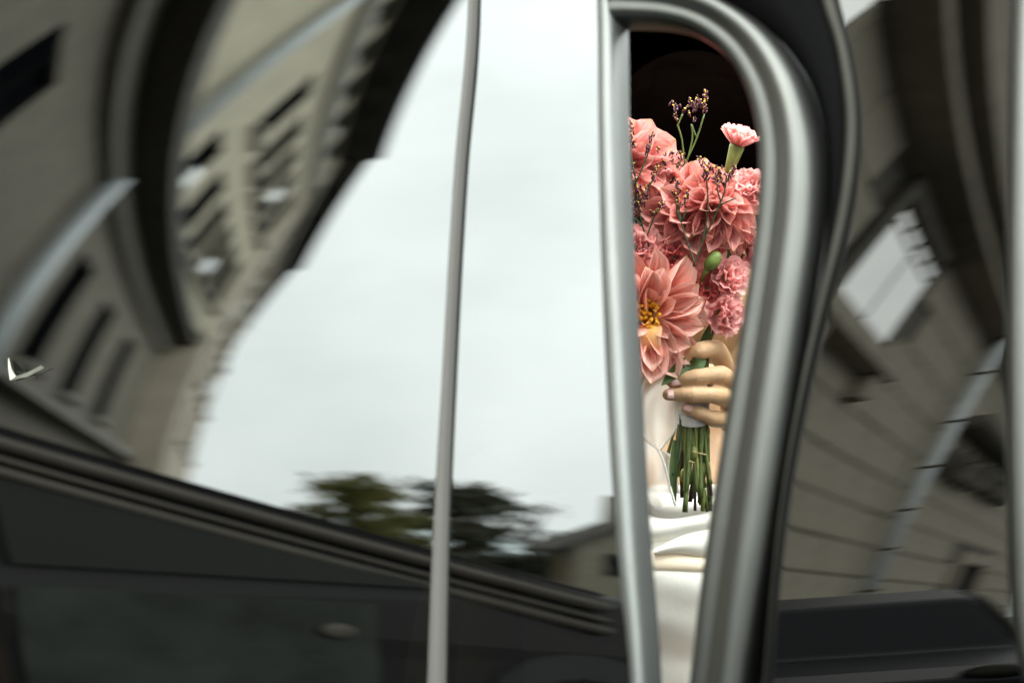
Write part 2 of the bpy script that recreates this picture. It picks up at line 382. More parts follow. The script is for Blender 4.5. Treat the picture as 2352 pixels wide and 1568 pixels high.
MB().box((0, -.62, 11.06), (42.6 - 8.5, 6, 11.5)).build('balcony_slab', M['stone_dark'], hA)
MB().box((0, -.16, 10.55), (42.6 - 8.5, -.004, 11.05)).build('moulding', M['course'], hA)
MB().box((0, -.28, 5.2), (42.6 - 8.5, -.004, 5.55)).build('cornice', M['course'], hA)
MB().tube([(42.6 - 21.3, -.2, .1), (42.6 - 21.3, -.2, 10.54)], .14, 12).build('downpipe', M['zinc'], hA, True)
hB, LB = house('middle_house', 'beige house with dark eaves between the tall corner house and the long row', fp(62.3, 5.05), fp(42.65, 4.5), 21.9,
    [(20.9, 1.9, 1.4, [2.5, 6.5, 10.5, 14.5]), (18.3, 2.1, 2.7, [2.5, 6.5, 10.5, 14.5]), (14.9, 2.1, 2.7, [2.5, 6.5, 10.5, 14.5]), (11.5, 2.1, 2.7, [2.5, 6.5, 10.5, 14.5]), (8.1, 1.25, 2.4, [2.5, 6.5, 10.5, 14.5]), (2.2, 2, 3, [3, 8, 13])], M['plaster3'], .45)
MB().box((0, -.12, 19.75), (LB, -.004, 20.3)).build('string_course', M['course'], hB)
pc = fp(62.35, OFF - .1); pdv = Vector((-52.7, -14.6)).normalized()
hC, LC = house('long_house', 'long pale terrace house at the far end of the street', pc + pdv * 54, pc, 21.8,
    [(z, 2.1, 2.7, [3 + 5.4 * i for i in range(10)]) for z in (20.2, 16.9, 13.6, 10.3, 7.0)] + [(2.2, 2.2, 3, [4 + 6 * i for i in range(8)])], M['plaster2'], .4)

# stone house with the round downpipe, seen in the black rear panel
n2 = Vector((math.sin(R_(-56)), math.cos(R_(-56)))); d2 = Vector((-n2.y, n2.x)); OFF2 = 3.2
UF = 44.0; p0 = n2 * OFF2 + d2 * UF
sh = empty('stone_house', (p0.x, p0.y, 0), (0, 0, math.atan2(-d2.y, -d2.x)))
tag(sh, 'old stone house with a ringed grey drainpipe, reflected in the black rear panel', 'house')
X = lambda u: UF - u
_c = Vector((-.848, -.53)) * 30; _e = (X(5.0) + _c.dot(-d2), .06 + _c.dot(n2))
_fp = [(0, .06), (X(5.0), .06), _e, (0, max(8, _e[1]))]
MB().add([(x, y, 0) for x, y in _fp] + [(x, y, 12.2) for x, y in _fp], [(0, 1, 5, 4), (1, 2, 6, 5), (2, 3, 7, 6), (3, 0, 4, 7), (4, 5, 6, 7)]).build('wall', M['stone_dark'], sh)
# ashlar blocks
holes = [(X(12.6), X(9.3), 6.3, 8.5), (X(32), X(27.2), .1, 3.6)]
bh, bl = .78, 1.62; bproto = None; nbl = 0
for j in range(15):
    z0 = j * bh; x = -(bl / 2 if j % 2 else 0)
    while x < X(4.8):
        xa, xb = max(0, x), min(X(4.8), x + bl); x += bl
        if xb - xa < .2 or any(xb > h[0] - .01 and xa < h[1] + .01 and z0 + bh > h[2] and z0 < h[3] for h in holes) or xa < X(33) and j > 11: continue
        if nbl >= 298: continue
        if bproto is None:
            g = .014; bproto = MB().add([(-.5 , 0, -.5), (.5, 0, -.5), (.5, 0, .5), (-.5, 0, .5), (-.485, -.03, -.47), (.485, -.03, -.47), (.485, -.03, .47), (-.485, -.03, .47)],
                [(0, 1, 5, 4), (1, 2, 6, 5), (2, 3, 7, 6), (3, 0, 4, 7), (4, 5, 6, 7)]).build('stone_block', M['stone'], sh); o = bproto
        else: o = copy(bproto, sh)
        o.location = ((xa + xb) / 2, .04 + random.uniform(-.008, .008), z0 + bh / 2); o.scale = (xb - xa - .02, 1, bh - .02); nbl += 1
MB().box((0, -.42, 8.9), (X(4.8), .05, 9.75)).box((0, -.55, 9.76), (X(4.8), .05, 10.0)).box((0, -.3, 8.6), (X(4.8), .05, 8.75)).build('cornice', M['stone'], sh)
MB().box((0, -.1, 10.02), (X(4.8), .05, 12.2)).build('attic_wall', M['plaster2'], sh)
rp_ = MB().tube([(X(18.2), -.17, .9), (X(18.2), -.17, 8.85)], .085, 14).build('drainpipe', M['zinc'], sh, True)
for z in (1.95, 3.0, 4.0, 5.1, 6.3, 7.6): MB().tube([(X(18.2), -.17, z - .03), (X(18.2), -.17, z + .03)], .10, 14).build('pipe_ring', M['iron'], rp_, True)
MB().tube([(X(18.2), -.17, .45), (X(18.2), -.17, .9), (X(18.2), -.17, 1.0)], [.13, .12, .088], 14).build('pipe_foot', M['stone'], rp_, True)
w1 = MB().box((X(12.6), -.06, 6.3), (X(12.35), .2, 8.5)).box((X(9.55), -.06, 6.3), (X(9.3), .2, 8.5)).box((X(12.35), -.06, 8.25), (X(9.55), .2, 8.5)).box((X(12.35), -.06, 6.3), (X(9.55), .2, 6.5)).box((X(10.98), -.03, 6.5), (X(10.9), .1, 8.25)).box((X(12.35), -.03, 7.75), (X(9.55), .1, 7.82)).build('window', M['stone_dark'], sh)
for (xa, xb, za, zb) in ((12.35, 10.98, 6.5, 7.75), (10.9, 9.55, 6.5, 7.75), (12.35, 11.72, 7.84, 8.23), (11.6, 11.02, 7.84, 8.23), (10.88, 10.28, 7.84, 8.23), (10.16, 9.56, 7.84, 8.23)):
    o = MB().box((-(xa - xb) / 2, -.01, -(zb - za) / 2), ((xa - xb) / 2, .01, (zb - za) / 2)).build('pane', M['bright_pane'], w1); o.location = (X((xa + xb) / 2), -.066, (za + zb) / 2)
MB().box((X(13.2), -.2, 5.95), (X(8.9), .05, 6.25)).box((X(12.9), -.14, 5.5), (X(12.5), .05, 5.94)).box((X(9.8), -.14, 5.5), (X(9.4), .05, 5.94)).build('window_ledge', M['stone'], sh)
w2 = MB().box((X(32), -.08, .1), (X(31.5), .2, 3.6)).box((X(27.7), -.08, .1), (X(27.2), .2, 3.6)).box((X(31.5), -.08, 3.2), (X(27.7), .2, 3.6)).build('door_frame', M['stone'], sh)
MB().box((X(31.5), .02, .1), (X(27.7), .06, 3.2)).build('door', M['frame_dark'], sh)
orn = MB()
for i in range(9):
    u = 20.5 + i * 1.05; a = i * 1.3
    orn.tube([(X(u + .45 * math.cos(t)), -.12, 5.6 + .12 * i * .3 + .38 * math.sin(t)) for t in [k * .62 + a for k in range(9)]], .1, 6)
orn.box((X(31), -.3, 6.5), (X(20), .03, 6.9)); orn.build('carved_relief', M['stone_dark'], sh, True)

# small gabled house, far down the street
def gable():
    a = R_(-116.7); d = 62; r = empty('gabled_house', (math.sin(a) * d, math.cos(a) * d, 0), (0, 0, R_(108)))
    tag(r, 'small gabled house with dark roof at the far end of the street beyond the trees', 'house')
    MB().add([(x, y, z) for y in (-1.5, 6) for x, z in ((-2.6, 0), (2.6, 0), (2.6, 3.4), (0, 6.2), (-2.6, 3.4))], [(0, 1, 2, 3, 4), (9, 8, 7, 6, 5), (1, 6, 7, 2), (0, 4, 9, 5)]).build('wall', M['stone'], r)
    for sx in (-1, 1):
        MB().add([(x, y, z) for y in (-2, 6.4) for x, z in ((sx * 3.2, 2.85), (sx * 3.2, 3.05), (0, 6.55), (0, 6.25))], [(0, 1, 2, 3), (7, 6, 5, 4), (1, 5, 6, 2), (0, 3, 7, 4), (0, 4, 5, 1)]).build('roof', M['roof'], r)
    for x in (-1.3, 1.3):
        f = MB().box((x - .5, -1.56, 1.4), (x + .5, -1.5, 2.9)).build('window', M['frame_dark'], r)
        MB().box((x - .42, -1.6, 1.48), (x + .42, -1.565, 2.82)).build('pane', M['wpane'], f)
    MB().box((.9, 2, 4.4), (1.4, 2.6, 7.2)).build('chimney', M['course'], r)
gable()

def tree(az, d, h, cr, m, label, n=1500, sparse=False):
    a = R_(az); rng = random.Random(int(h * 100 + az)); r = empty('tree', (math.sin(a) * d, math.cos(a) * d, 0)); tag(r, label, 'tree')
    t = MB(); t.tube([(0, 0, 0), (.1, 0, h * .4), (-.05, .1, h * .75)], [h * .03, h * .022, h * .008], 8); tips = []
    for i in range(14):
        b = rng.uniform(0, 6.28); z = h * rng.uniform(.15, .7); e = Vector((math.cos(b) * cr * rng.uniform(.5, .95), math.sin(b) * cr * rng.uniform(.5, .95), z + h * rng.uniform(.1, .3)))
        t.tube([(0, 0, z), e * .5 + Vector((0, 0, z * .5 + .1)), e], [h * .012, h * .008, h * .003], 5); tips.append(e)
    tips.append(Vector((0, 0, h * .88)))
    t.build('trunk', M['bark'], r, True)
    c = MB()
    for i in range(n):
        o = rng.choice(tips); s = cr * (.22 if sparse else .38)
        p = o + Vector((rng.gauss(0, s), rng.gauss(0, s), rng.gauss(0, s * .7)))
        q = Vector((rng.gauss(0, 1), rng.gauss(0, 1), rng.gauss(0, 1))).normalized(); w = q.orthogonal().normalized(); k = rng.uniform(.12, .3) * (.7 if sparse else 1.25)
        c.add([p - w * k, p + q.cross(w) * k * .6, p + w * k, p - q.cross(w) * k * .6], [(0, 1, 2, 3)])
    c.build('crown', m, r)
tree(-109.4, 88, 10.4, 1.5, M['leaf_tree'], 'yellowish green round tree at the end of the street, beside the terrace')
tree(-112.0, 80, 9.0, 1.3, M['leaf_dark'], 'dark bushy tree at the end of the street, right of the yellowish tree')
tree(-110.6, 95, 6.4, 1.4, M['leaf_tree'], 'low green bush like tree standing between the yellowish and the dark tree')
tree(-113.6, 70, 7.2, 1.4, M['leaf_dark'], 'thin young tree with sparse leaves next to the gabled house', 260, True)

def hedge():
    a = R_(-107.8); b = R_(-115.5); p = Vector((math.sin(a) * 66, math.cos(a) * 66, 0)); q = Vector((math.sin(b) * 66, math.cos(b) * 66, 0)); rng = random.Random(3)
    o = empty('hedge', p); tag(o, 'low ragged hedge closing the far end of the street under the trees', 'hedge')
    m = MB()
    for i in range(2600):
        t = rng.random(); c = (q - p) * t + Vector((rng.gauss(0, .5), rng.gauss(0, .5), rng.random() ** .7 * (2.3 + 1.1 * noise.noise(Vector((t * 9, 1, 0))))))
        k = rng.uniform(.15, .35); n_ = Vector((rng.gauss(0, 1), rng.gauss(0, 1), rng.gauss(0, 1))).normalized(); w = n_.orthogonal().normalized()
        m.add([c - w * k, c + n_.cross(w) * k * .6, c + w * k, c - n_.cross(w) * k * .6], [(0, 1, 2, 3)])
    m.build('foliage', M['leaf_dark'], o); MB().box((0, -.3, 0), ((q - p).length, .3, 1.6)).build('core', M['bark'], o).rotation_euler = (0, 0, math.atan2((q - p).y, (q - p).x))
hedge()

# dark fastback cars parked across the street
def parked(name, label, m, loc, rz, group=None):
    r = empty(name, loc, (0, 0, rz)); tag(r, label, 'car', 'dark cars parked across the street')
    prof = [(-2.2, .35), (-2.25, .62), (-2.0, .74), (-1.1, .86), (-.75, 1.46), (-.45, 1.60), (-.3, 1.60), (1.5, .97), (2.1, .86), (2.2, .6), (2.15, .35)]
    W2 = .84; v = []; f = []; n = len(prof)
    for y, k in ((-W2, 1), (-W2 * .985, 0), (W2 * .985, 0), (W2, 1)):
        pass
    def ring(sc_top, y): return [Vector((x, y * (1 if z < .9 else 1 - .22 * (z - .9) / .6), z)) for x, z in prof]
    rows = [ring(0, y) for y in (-W2, W2)]
    b = MB(); b.add(rows[0] + rows[1], [tuple(range(n))[::-1], tuple(range(n, 2 * n))] + [(i, (i + 1) % n, n + (i + 1) % n, n + i) for i in range(n)])
    o = b.build('body', m, r); bv = o.modifiers.new('bevel', 'BEVEL'); bv.width = .06; bv.segments = 3; bv.limit_method = 'ANGLE'
    def side(pts, s, off=.004): return [Vector((x, s * (W2 * (1 if z < .9 else 1 - .22 * (z - .9) / .6) + off), z)) for x, z in pts]
    for s in (-1, 1):
        for pts in ([(-.95, .95), (-.65, 1.33), (-.4, 1.37), (-.25, 1.35), (-.25, .95)], [(-.2, .95), (-.2, 1.32), (.9, .97), (.9, .95)]):
            q = side(pts, s, .012); MB().add(q, [tuple(range(len(q)))]).build('side_window', M['carglass'], r)
        for xa, xb, mm in ((-.98, -.24, 'door_brown'), (-.2, .72, 'door_green')):
            y0, y1 = (W2 + .002, W2 + .016) if s > 0 else (-W2 - .016, -W2 - .002)
            dm = MB().box((xa, y0, .40), (xb, y1, .86)).build('door', M[mm], r)
            MB().ell((xb - .12, s * (W2 + .03), .72), (.05, .012, .035), 12, 8).build('handle', M['moulding'], dm, True)
        for dz, wz in ((.03, .022), (-.04, .06), (-.11, .03), (-.17, .05)):
            line = [(-1.0, .95), (-.74, 1.41), (-.45, 1.54), (-.3, 1.54), (1.45, .94)]
            MB().tube(side([(x, z + dz) for x, z in line], s, .012), wz * .5, 6).build('drip_rail', M['satin_dim'] if dz > 0 else M['moulding'], r, True)
        for x in (-1.4, 1.35):
            w = MB().tube([(x, s * (W2 - .16), .32), (x, s * (W2 + .02), .32)], .32, 20).build('wheel', M['tyre'], r)
            MB().tube([(x, s * (W2 + .021), .32), (x, s * (W2 + .03), .32)], .19, 16).build('rim', M['satin_dim'], w)
    MB().ell((-2.18, -.55, .66), (.06, .12, .09)).build('headlight', M['satin_dim'], r, True); MB().ell((-2.18, .55, .66), (.06, .12, .09)).build('headlight', M['satin_dim'], r, True)
    return r
def polar(az, d, o=(0, 1.55)): return (o[0] + math.sin(R_(az)) * d, o[1] + math.cos(R_(az)) * d, 0)
# facing so that the roof falls away towards the more leftward bearings
parked('parked_car', 'dark fastback car parked close by, its sloping roof reflected under the sky', M['car3'], polar(-95.5, 4.3), R_(252))
parked('parked_car', 'black fastback car parked before the stone house, reflected low in the rear panel', M['car2'], polar(-136.5, 8.2, (.2, 1.35)), R_(222)).scale = (1, 1, .86)

# ------------------------------------------------------------------ the car we look into
car = empty('car', (SL.b.x, SL.b.y, 0)); tag(car, 'black old car with reflecting windows and a satin metal framed open rear window', 'car')
car_inv = Matrix.Translation(car.location).inverted()
def carpart(o):
    o.matrix_parent_inverse = car_inv; return o
def sheet(name, surf, s0, s1, z0, z1, off, m, ns=6, nz_=160):
    rows = [[surf.pt(s0 + (s1 - s0) * i / ns, z0 + (z1 - z0) * j / nz_, off) for i in range(ns + 1)] for j in range(nz_ + 1)]
    return carpart(MB().grid(rows).build(name, m, car, True))
def edge_s(surf, pts):
    q = sorted([surf.px(*p)[::-1] for p in pts])
    def f(z):
        if z <= q[0][0]: return q[0][1]
        for (z0, s0), (z1, s1) in zip(q, q[1:]):
            if z <= z1: return s0 + (s1 - s0) * (z - z0) / (z1 - z0)
        return q[-1][1]
    return f
def sheet2(name, surf, e0, e1, z0, z1, m, ns=6, nz_=170):
    rows = []
    for j in range(nz_ + 1):
        z = z0 + (z1 - z0) * j / nz_; a, b = e0(z), e1(z); rows.append([surf.pt(a + (b - a) * i / ns, z) for i in range(ns + 1)])
    return carpart(MB().grid(rows).build(name, m, car, True))
ZLO, ZHI = -.16, .66
eA = edge_s(SL, [(215, -400), (222, 0), (250, 500), (300, 900), (330, 1568), (330, 1900)])
eB = edge_s(SL, [(370, -400), (370, 0), (385, 500), (420, 900), (470, 1568), (470, 1900)])
eD = edge_s(SL, [(1120, -400), (1090, 0), (1050, 500), (1026, 900), (1004, 1568), (990, 1900)])
eP = edge_s(SL, [(1400, -400), (1410, 0), (1425, 600), (1445, 1000), (1480, 1568), (1510, 1900)])
s1 = SR.px(2330, 784)[0] + .5
eR = edge_s(SR, [(1860, -400), (1880, 0), (1915, 250), (1890, 560), (1820, 900), (1780, 1250), (1750, 1568), (1740, 1900)])
sheet2('window_pane', SL, lambda z: eA(z) - .75, eD, ZLO, ZHI, M['mirror_glass'])
sheet2('window_pane', SL, eD, eP, ZLO, ZHI, M['mirror_glass'])

def ext(pts, dx0=0, dx1=0):
    """run an outline on past the top and the bottom of the picture"""
    p = [tuple(q) for q in pts]
    a, b = p[0], p[1]; c, d = p[-1], p[-2]
    return [(a[0] + dx0, a[1] - 520)] + p + [(c[0] + (c[0] - d[0]) * .6 + dx1, c[1] + 420)]
# divider strip
carpart(loft('divider_strip', SL, ext([(1082, 0), (1050, 400), (1026, 800), (1004, 1150), (986, 1568)]), ext([(1098, 0), (1068, 400), (1046, 800), (1032, 1150), (1024, 1568)]),
     round_prof(.007), M['divider'], car))
# post = metal edge of the half open pane
carpart(loft('window_post', SL, ext([(1378, 0), (1382, 300), (1388, 600), (1396, 800), (1412, 1100), (1432, 1350), (1456, 1568)]),
     ext([(1422, 0), (1426, 300), (1438, 600), (1449, 800), (1460, 1000), (1475, 1250), (1498, 1568)]),
     [(0, .0), (.12, .007), (.35, .010), (.6, .0115), (.82, .0105), (.94, .006), (1, -.002)], M['alu'], car))
# rounded metal window frame: two beads with a groove
inn = [(1420, 57), (1455, 56), (1530, 60), (1600, 80), (1665, 130), (1712, 205), (1738, 300), (1744, 410), (1734, 540), (1710, 710), (1676, 910), (1640, 1130), (1606, 1380), (1585, 1568), (1535, 1990)]
out = [(1420, -40), (1455, -38), (1580, -22), (1690, 18), (1780, 85), (1845, 180), (1880, 290), (1890, 410), (1880, 560), (1852, 760), (1818, 1000), (1782, 1250), (1752, 1450), (1735, 1568), (1690, 1990)]
carpart(loft('window_frame', SL, inn, out, [(0, -.008), (.05, .003), (.13, .008), (.23, .0098), (.33, .0092), (.40, .0090), (.48, .0115), (.58, .0145), (.70, .0165), (.80, .0158), (.90, .0115), (.97, .004), (1, -.002)], M['satin'], car, 12, .002))
# black rear panel with bright lip and far trim
sheet2('rear_panel', SR, eR, lambda z: s1, ZLO - .1, ZHI, M['panel_black'])
carpart(loft('panel_lip', SR, [(1840, -200), (1880, 0), (1918, 120), (1938, 260), (1936, 380), (1916, 520), (1880, 680), (1840, 880), (1800, 1130), (1772, 1400), (1752, 1700)], [(1890, -200), (1928, 0), (1960, 120), (1980, 260), (1974, 400), (1950, 540), (1908, 700), (1862, 890), (1815, 1130), (1782, 1400), (1760, 1700)],
     round_prof(.008), M['satin_dim'], car))
carpart(loft('rear_trim', SR, [(2345, -400), (2325, 0), (2312, 400), (2308, 800), (2312, 1200), (2324, 1440), (2352, 1560)], [(2440, -400), (2430, 0), (2425, 400), (2425, 800), (2430, 1200), (2432, 1440), (2440, 1560)],
     round_prof(.02), M['satin'], car))
# seal between frame and rear panel
carpart(loft('seal', SL, [(1420, -42), (1455, -40), (1580, -26), (1692, 14), (1784, 80), (1850, 178), (1885, 290), (1894, 410), (1884, 560), (1856, 760), (1822, 1000), (1786, 1250), (1756, 1450), (1739, 1568), (1694, 1990)],
     [(1420, -420), (1500, -420), (1700, -400), (1830, -250), (1880, -60), (1912, 60), (1932, 180), (1940, 330), (1930, 460), (1898, 640), (1858, 860), (1822, 1100), (1790, 1300), (1772, 1450), (1730, 1990)],
     [(0, -.006), (.3, -.004), (.7, -.006), (1, -.012)], M['rubber'], car))
rr_ = carpart(MB().grid([[SL.pt(-1.15 + 2.0 * i / 8, .545 + .012 * j, .004 + .018 * math.sin(math.pi * j / 12)) for i in range(9)] for j in range(13)]).build('roof_rail', M['rubber'], car, True))
so_ = rr_.modifiers.new('t', 'SOLIDIFY'); so_.thickness = .02
# shell: lower side, header, floor, back, ends (unseen roof cut back so sky light reaches the bouquet)
def slab(name, pts, m, th=.02):
    v = [Vector(p) for p in pts]; nrm = (v[1] - v[0]).cross(v[2] - v[0]).normalized() * th; n = len(v)
    return carpart(MB().add(v + [p + nrm for p in v], [tuple(range(n))[::-1], tuple(range(n, 2 * n))] + [(i, (i + 1) % n, n + (i + 1) % n, n + i) for i in range(n)]).build(name, m, car))
tx = Vector((math.cos(R_(33)), -math.sin(R_(33)), 0)); ni = Vector((math.sin(R_(33)), math.cos(R_(33)), 0)); B0 = Vector((SL.b.x, SL.b.y, 0))
Q = lambda s, u, z: B0 + tx * s + ni * u + Vector((0, 0, z))
S0, S1, U1 = -1.2, .85, 1.42
slab('door_panel', [Q(S0, .02, .28), Q(S1, .02, .28), Q(S1, .02, .80), Q(S0, .02, .80)], M['paint'], .04)
slab('floor', [Q(S0, .06, .30), Q(S1, .06, .30), Q(S1, U1, .30), Q(S0, U1, .30)], M['uph'])
slab('back_wall', [Q(S0, U1, .30), Q(S1, U1, .30), Q(S1, U1, 1.66), Q(S0, U1, 1.66)], M['uph'])
slab('end_wall', [Q(S0, .06, .30), Q(S0, U1, .30), Q(S0, U1, 1.66), Q(S0, .35, 1.66), Q(S0, .06, .9)], M['uph'])
slab('end_wall', [Q(S1, .06, .30), Q(S1, U1, .30), Q(S1, U1, 1.66), Q(S1, .35, 1.66), Q(S1, .06, .9)], M['uph'])
slab('roof', [Q(S0, .70, 1.60), Q(S1, .70, 1.60), Q(S1, U1, 1.60), Q(S0, U1, 1.60)], M['uph'])  # unseen roof, shaped to shade the head but leave the bouquet open to sky
st = carpart(MB().box((-.6, -.12, 0), (.6, .12, .62)).build('seat_back', M['uph'], car)); st.location = Q(.25, 1.0, .48) - car.location; st.matrix_parent_inverse = Matrix.Identity(4); st.rotation_euler = (R_(-8), 0, R_(-12))
bv = st.modifiers.new('bevel', 'BEVEL'); bv.width = .06; bv.segments = 4
b1 = at(1650, 318, 2.25); b2 = at(1760, 362, 2.25)
carpart(MB().tube([b1, b1.lerp(b2, .5) + Vector((0, 0, .004)), b2], .006, 8).build('trim_strip', M['blue'], car, True))
scr = MB().grid([[SL.px and SL.pt(*SL.px(x, y), .003 + .004 * k) for k, (x, y) in enumerate(r)] for r in ([(25, 826), (36, 824)], [(26, 850), (42, 850)], [(30, 874), (52, 866)], [(70, 866), (78, 858)], [(108, 846), (110, 842)])]).build('reflected_sliver', M['sliver'])  # pale sliver laid on the pane in place of a bright reflection
tag(scr, 'pale curled sliver standing in for a reflection at the left end of the car window', 'reflected sliver')

# ------------------------------------------------------------------ the bride
YB = 1.885
person = empty('person', at(1590, 1500, 2.1)); person.location.z = .75
tag(person, 'person in a white strapless dress sitting in the car, face behind a held bouquet', 'person')
pin = Matrix.Translation(person.location).inverted()
def pp(o): o.matrix_parent_inverse = pin; return o
def remeshed(mb, voxel, smooth_it):
    me = bpy.data.meshes.new('body'); me.from_pydata([tuple(v) for v in mb.v], [], mb.f); me.update()
    o = bpy.data.objects.new('body_tmp', me); COL.objects.link(o)
    r = o.modifiers.new('r', 'REMESH'); r.mode = 'VOXEL'; r.voxel_size = voxel
    if smooth_it:
        s = o.modifiers.new('s', 'SMOOTH'); s.factor = .5; s.iterations = smooth_it
    dg = bpy.context.evaluated_depsgraph_get(); dg.update()
    out = bpy.data.meshes.new_from_object(o.evaluated_get(dg)); bpy.data.objects.remove(o)
    return out
def chain(mb, pts, rads, n=14):
    """tapered limb with round ends and joints"""
    P = spline(pts, 6); R = [x[0] for x in spline([Vector((r, 0, 0)) for r in rads], 6)]
    if n == 14 and rads[0] < .012: R = [r * (1.06 - .10 * abs(math.sin(math.pi * k / 6)) if 0 < k < len(R) - 1 else 1) for k, r in enumerate(R)]
    mb.tube(P, R, n)
    mb.ell(P[0], (R[0],) * 3, 12, 8); mb.ell(P[-1], (R[-1],) * 3, 12, 8)
hand = MB()
FING = dict(index=[(1672, 862, 1.930), (1646, 806, 1.884), (1606, 806, 1.868), (1572, 826, 1.872)],
            middle=[(1682, 892, 1.925), (1657, 862, 1.873), (1598, 867, 1.861), (1541, 874, 1.866)],
            ring=[(1682, 926, 1.925), (1653, 909, 1.870), (1590, 907, 1.858), (1534, 906, 1.864)],
            little=[(1676, 962, 1.928), (1643, 962, 1.878), (1608, 949, 1.866), (1575, 938, 1.869)])
FR = {k_: tuple(r_ * .92 for r_ in v_) for k_, v_ in dict(index=(.0092, .0085, .0074, .0060), middle=(.0092, .0080, .0070, .0052), ring=(.0090, .0077, .0067, .0050), little=(.0084, .0070, .0058, .0044)).items()}
for k, p in FING.items(): chain(hand, [at(*q) for q in p], FR[k])
kn = [at(*FING[k][0]) for k in ('index', 'middle', 'ring', 'little')]
wrist = at(1735, 965, 2.0)
for q in kn: chain(hand, [q, q.lerp(wrist, .5), wrist], (.0105, .014, .017))
chain(hand, [at(1705, 925, 1.968), at(1660, 880, 1.955), at(1610, 858, 1.945), at(1570, 850, 1.94)], (.015, .0115, .0095, .007))
chain(hand, [wrist, at(1800, 1060, 2.03)], (.021, .025))
hm = remeshed(hand, .0011, 4)
bd = MB()
C = lambda x, y, z: Vector((x, y, z))
bx = .158
bd.ell(C(bx, 2.15, .93), (.150, .095, .22), 24, 16)            # rib cage
bd.ell(C(bx, 2.16, .66), (.165, .11, .16), 24, 12)
bd.ell(C(bx, 2.15, 1.06), (.165, .07, .075), 24, 12)           # shoulders
for s in (-1, 1): bd.ell(C(bx + s * .07, 2.085, .985), (.062, .055, .06), 16, 10)
chain(bd, [C(bx, 2.16, 1.08), C(bx, 2.135, 1.20)], (.055, .05))
bd.ell(C(bx, 2.12, 1.315), (.073, .092, .105), 24, 16)         # skull
bd.ell(C(bx, 2.085, 1.245), (.055, .06, .065), 20, 12)         # jaw
bd.ell(C(bx, 2.022, 1.27), (.012, .02, .02), 10, 8)            # nose
bd.ell(C(bx, 2.035, 1.238), (.022, .012, .009), 10, 8)         # lips
for s in (-1, 1):
    bd.ell(C(bx + s * .075, 2.125, 1.285), (.009, .02, .03), 10, 8)
    bd.ell(C(bx + s * .030, 2.037, 1.302), (.014, .010, .009), 10, 8)
chain(bd, [C(bx + .165, 2.15, 1.065), C(bx + .21, 2.15, .93), C(bx + .215, 2.13, .82), at(1800, 1060, 2.03)], (.045, .042, .038, .025))
chain(bd, [C(bx - .165, 2.15, 1.065), C(bx - .215, 2.15, .90), C(bx - .2, 2.08, .76), C(bx - .06, 1.98, .70)], (.045, .040, .033, .024))
for s in (-1, 1): chain(bd, [C(bx + s * .08, 2.14, .58), C(bx + s * .09, 1.82, .56), C(bx + s * .09, 1.76, .36)], (.085, .065, .05))
bm_ = remeshed(bd, .006, 6)
bb = bmesh.new(); bb.from_mesh(hm); bb.from_mesh(bm_); bme = bpy.data.meshes.new('body'); bb.to_mesh(bme); bb.free()
pp(link('body', bme, M['skin'], person, True))
# nails
def nail(c, ax, w, l, r, roll=0):
    c = Vector(c); ax = Vector(ax).normalized(); side = Vector((0, -1, 0)); side = (side - ax * side.dot(ax)).normalized(); up = ax.cross(side)
    q = Matrix.Rotation(roll, 3, ax); side = q @ side; up = q @ up; rows = []
    for i in range(7):
        u = i / 6; r_ = []
        for j in range(9):
            a = (j / 8 - .5) * 2; e = 1 - .16 * abs(a) ** 3
            ang = a * w / r / 2; L_ = l * (u - .5) * (e if u > .5 else 1 - .25 * a * a)
            r_.append(c + ax * L_ + side * (r * math.cos(ang) - r) + up * r * math.sin(ang) + side * (.0006 + .0004 * u - .0006 * a ** 4 * (1 - u)))
        rows.append(r_)
    o = MB().grid(rows).build('nail', M['nail'], person, True); s = o.modifiers.new('t', 'SOLIDIFY'); s.thickness = .0006; s.offset = -1
    return pp(o)
nail(at(1549, 873, 1.866) + Vector((.0012, -.0064, 0)), (-1, .10, -.06), .0090, .0098, .0062, .2)
nail(at(1541, 906, 1.864) + Vector((.001, -.0062, .0006)), (-1, .10, .0), .0086, .0094, .0060, .2)
nail(at(1580, 938, 1.869) + Vector((.0006, -.0054, .0008)), (-1, .06, .32), .0072, .0082, .0052, .35)
# hair
hr = MB(); hr.ell((bx, 2.125, 1.345), (.090, .115, .110), 28, 18); hr.ell((bx, 2.2, 1.2), (.085, .06, .13), 20, 14)
for s in (-1, 1): hr.ell((bx + s * .072, 2.13, 1.26), (.022, .05, .11), 14, 10)
ho = pp(hr.build('hair', M['hair'], person, True)); rm = ho.modifiers.new('r', 'REMESH'); rm.mode = 'VOXEL'; rm.voxel_size = .006; sm = ho.modifiers.new('s', 'SMOOTH'); sm.iterations = 5
# dress: bodice with draped folds, cream sash, skirt
def zp(py, y=2.03): return CAMZ + (784 - py) / F * y
def dress_pt(a, z, off=0):
    t = (1.085 - z)
    rx = .152 + .02 * max(0, -t + .02) - .012 * math.exp(-((t - .18) / .08) ** 2) + max(0, t - .3) * .35; ry = .108 + max(0, t - .3) * .5
    bust = .022 * math.exp(-((z - .99) / .05) ** 2) * (abs(math.sin(a * 1.0)) ** .5 if 0 else 1)
    return Vector((bx + (rx + off) * math.sin(a), 2.14 - (ry + off + bust) * math.cos(a), z))
top, bot = zp(1128), .50
rows = []
for j in range(90):
    z = top + (bot - top) * (j / 89); r = []
    for i in range(97):
        a = -math.pi + 2 * math.pi * i / 96
        zz = z + (.006 * math.cos(a * 3) * (1 - j / 89) if j < 20 else 0)
        fold = .0012 * math.sin(z * 160 + a * 6) * math.exp(-max(0, .93 - z) * 40) + .0016 * math.sin(a * 22 + z * 9) * min(1, max(0, .9 - z) * 4)
        r.append(dress_pt(a, zz, .004 + fold))
    rows.append(r)
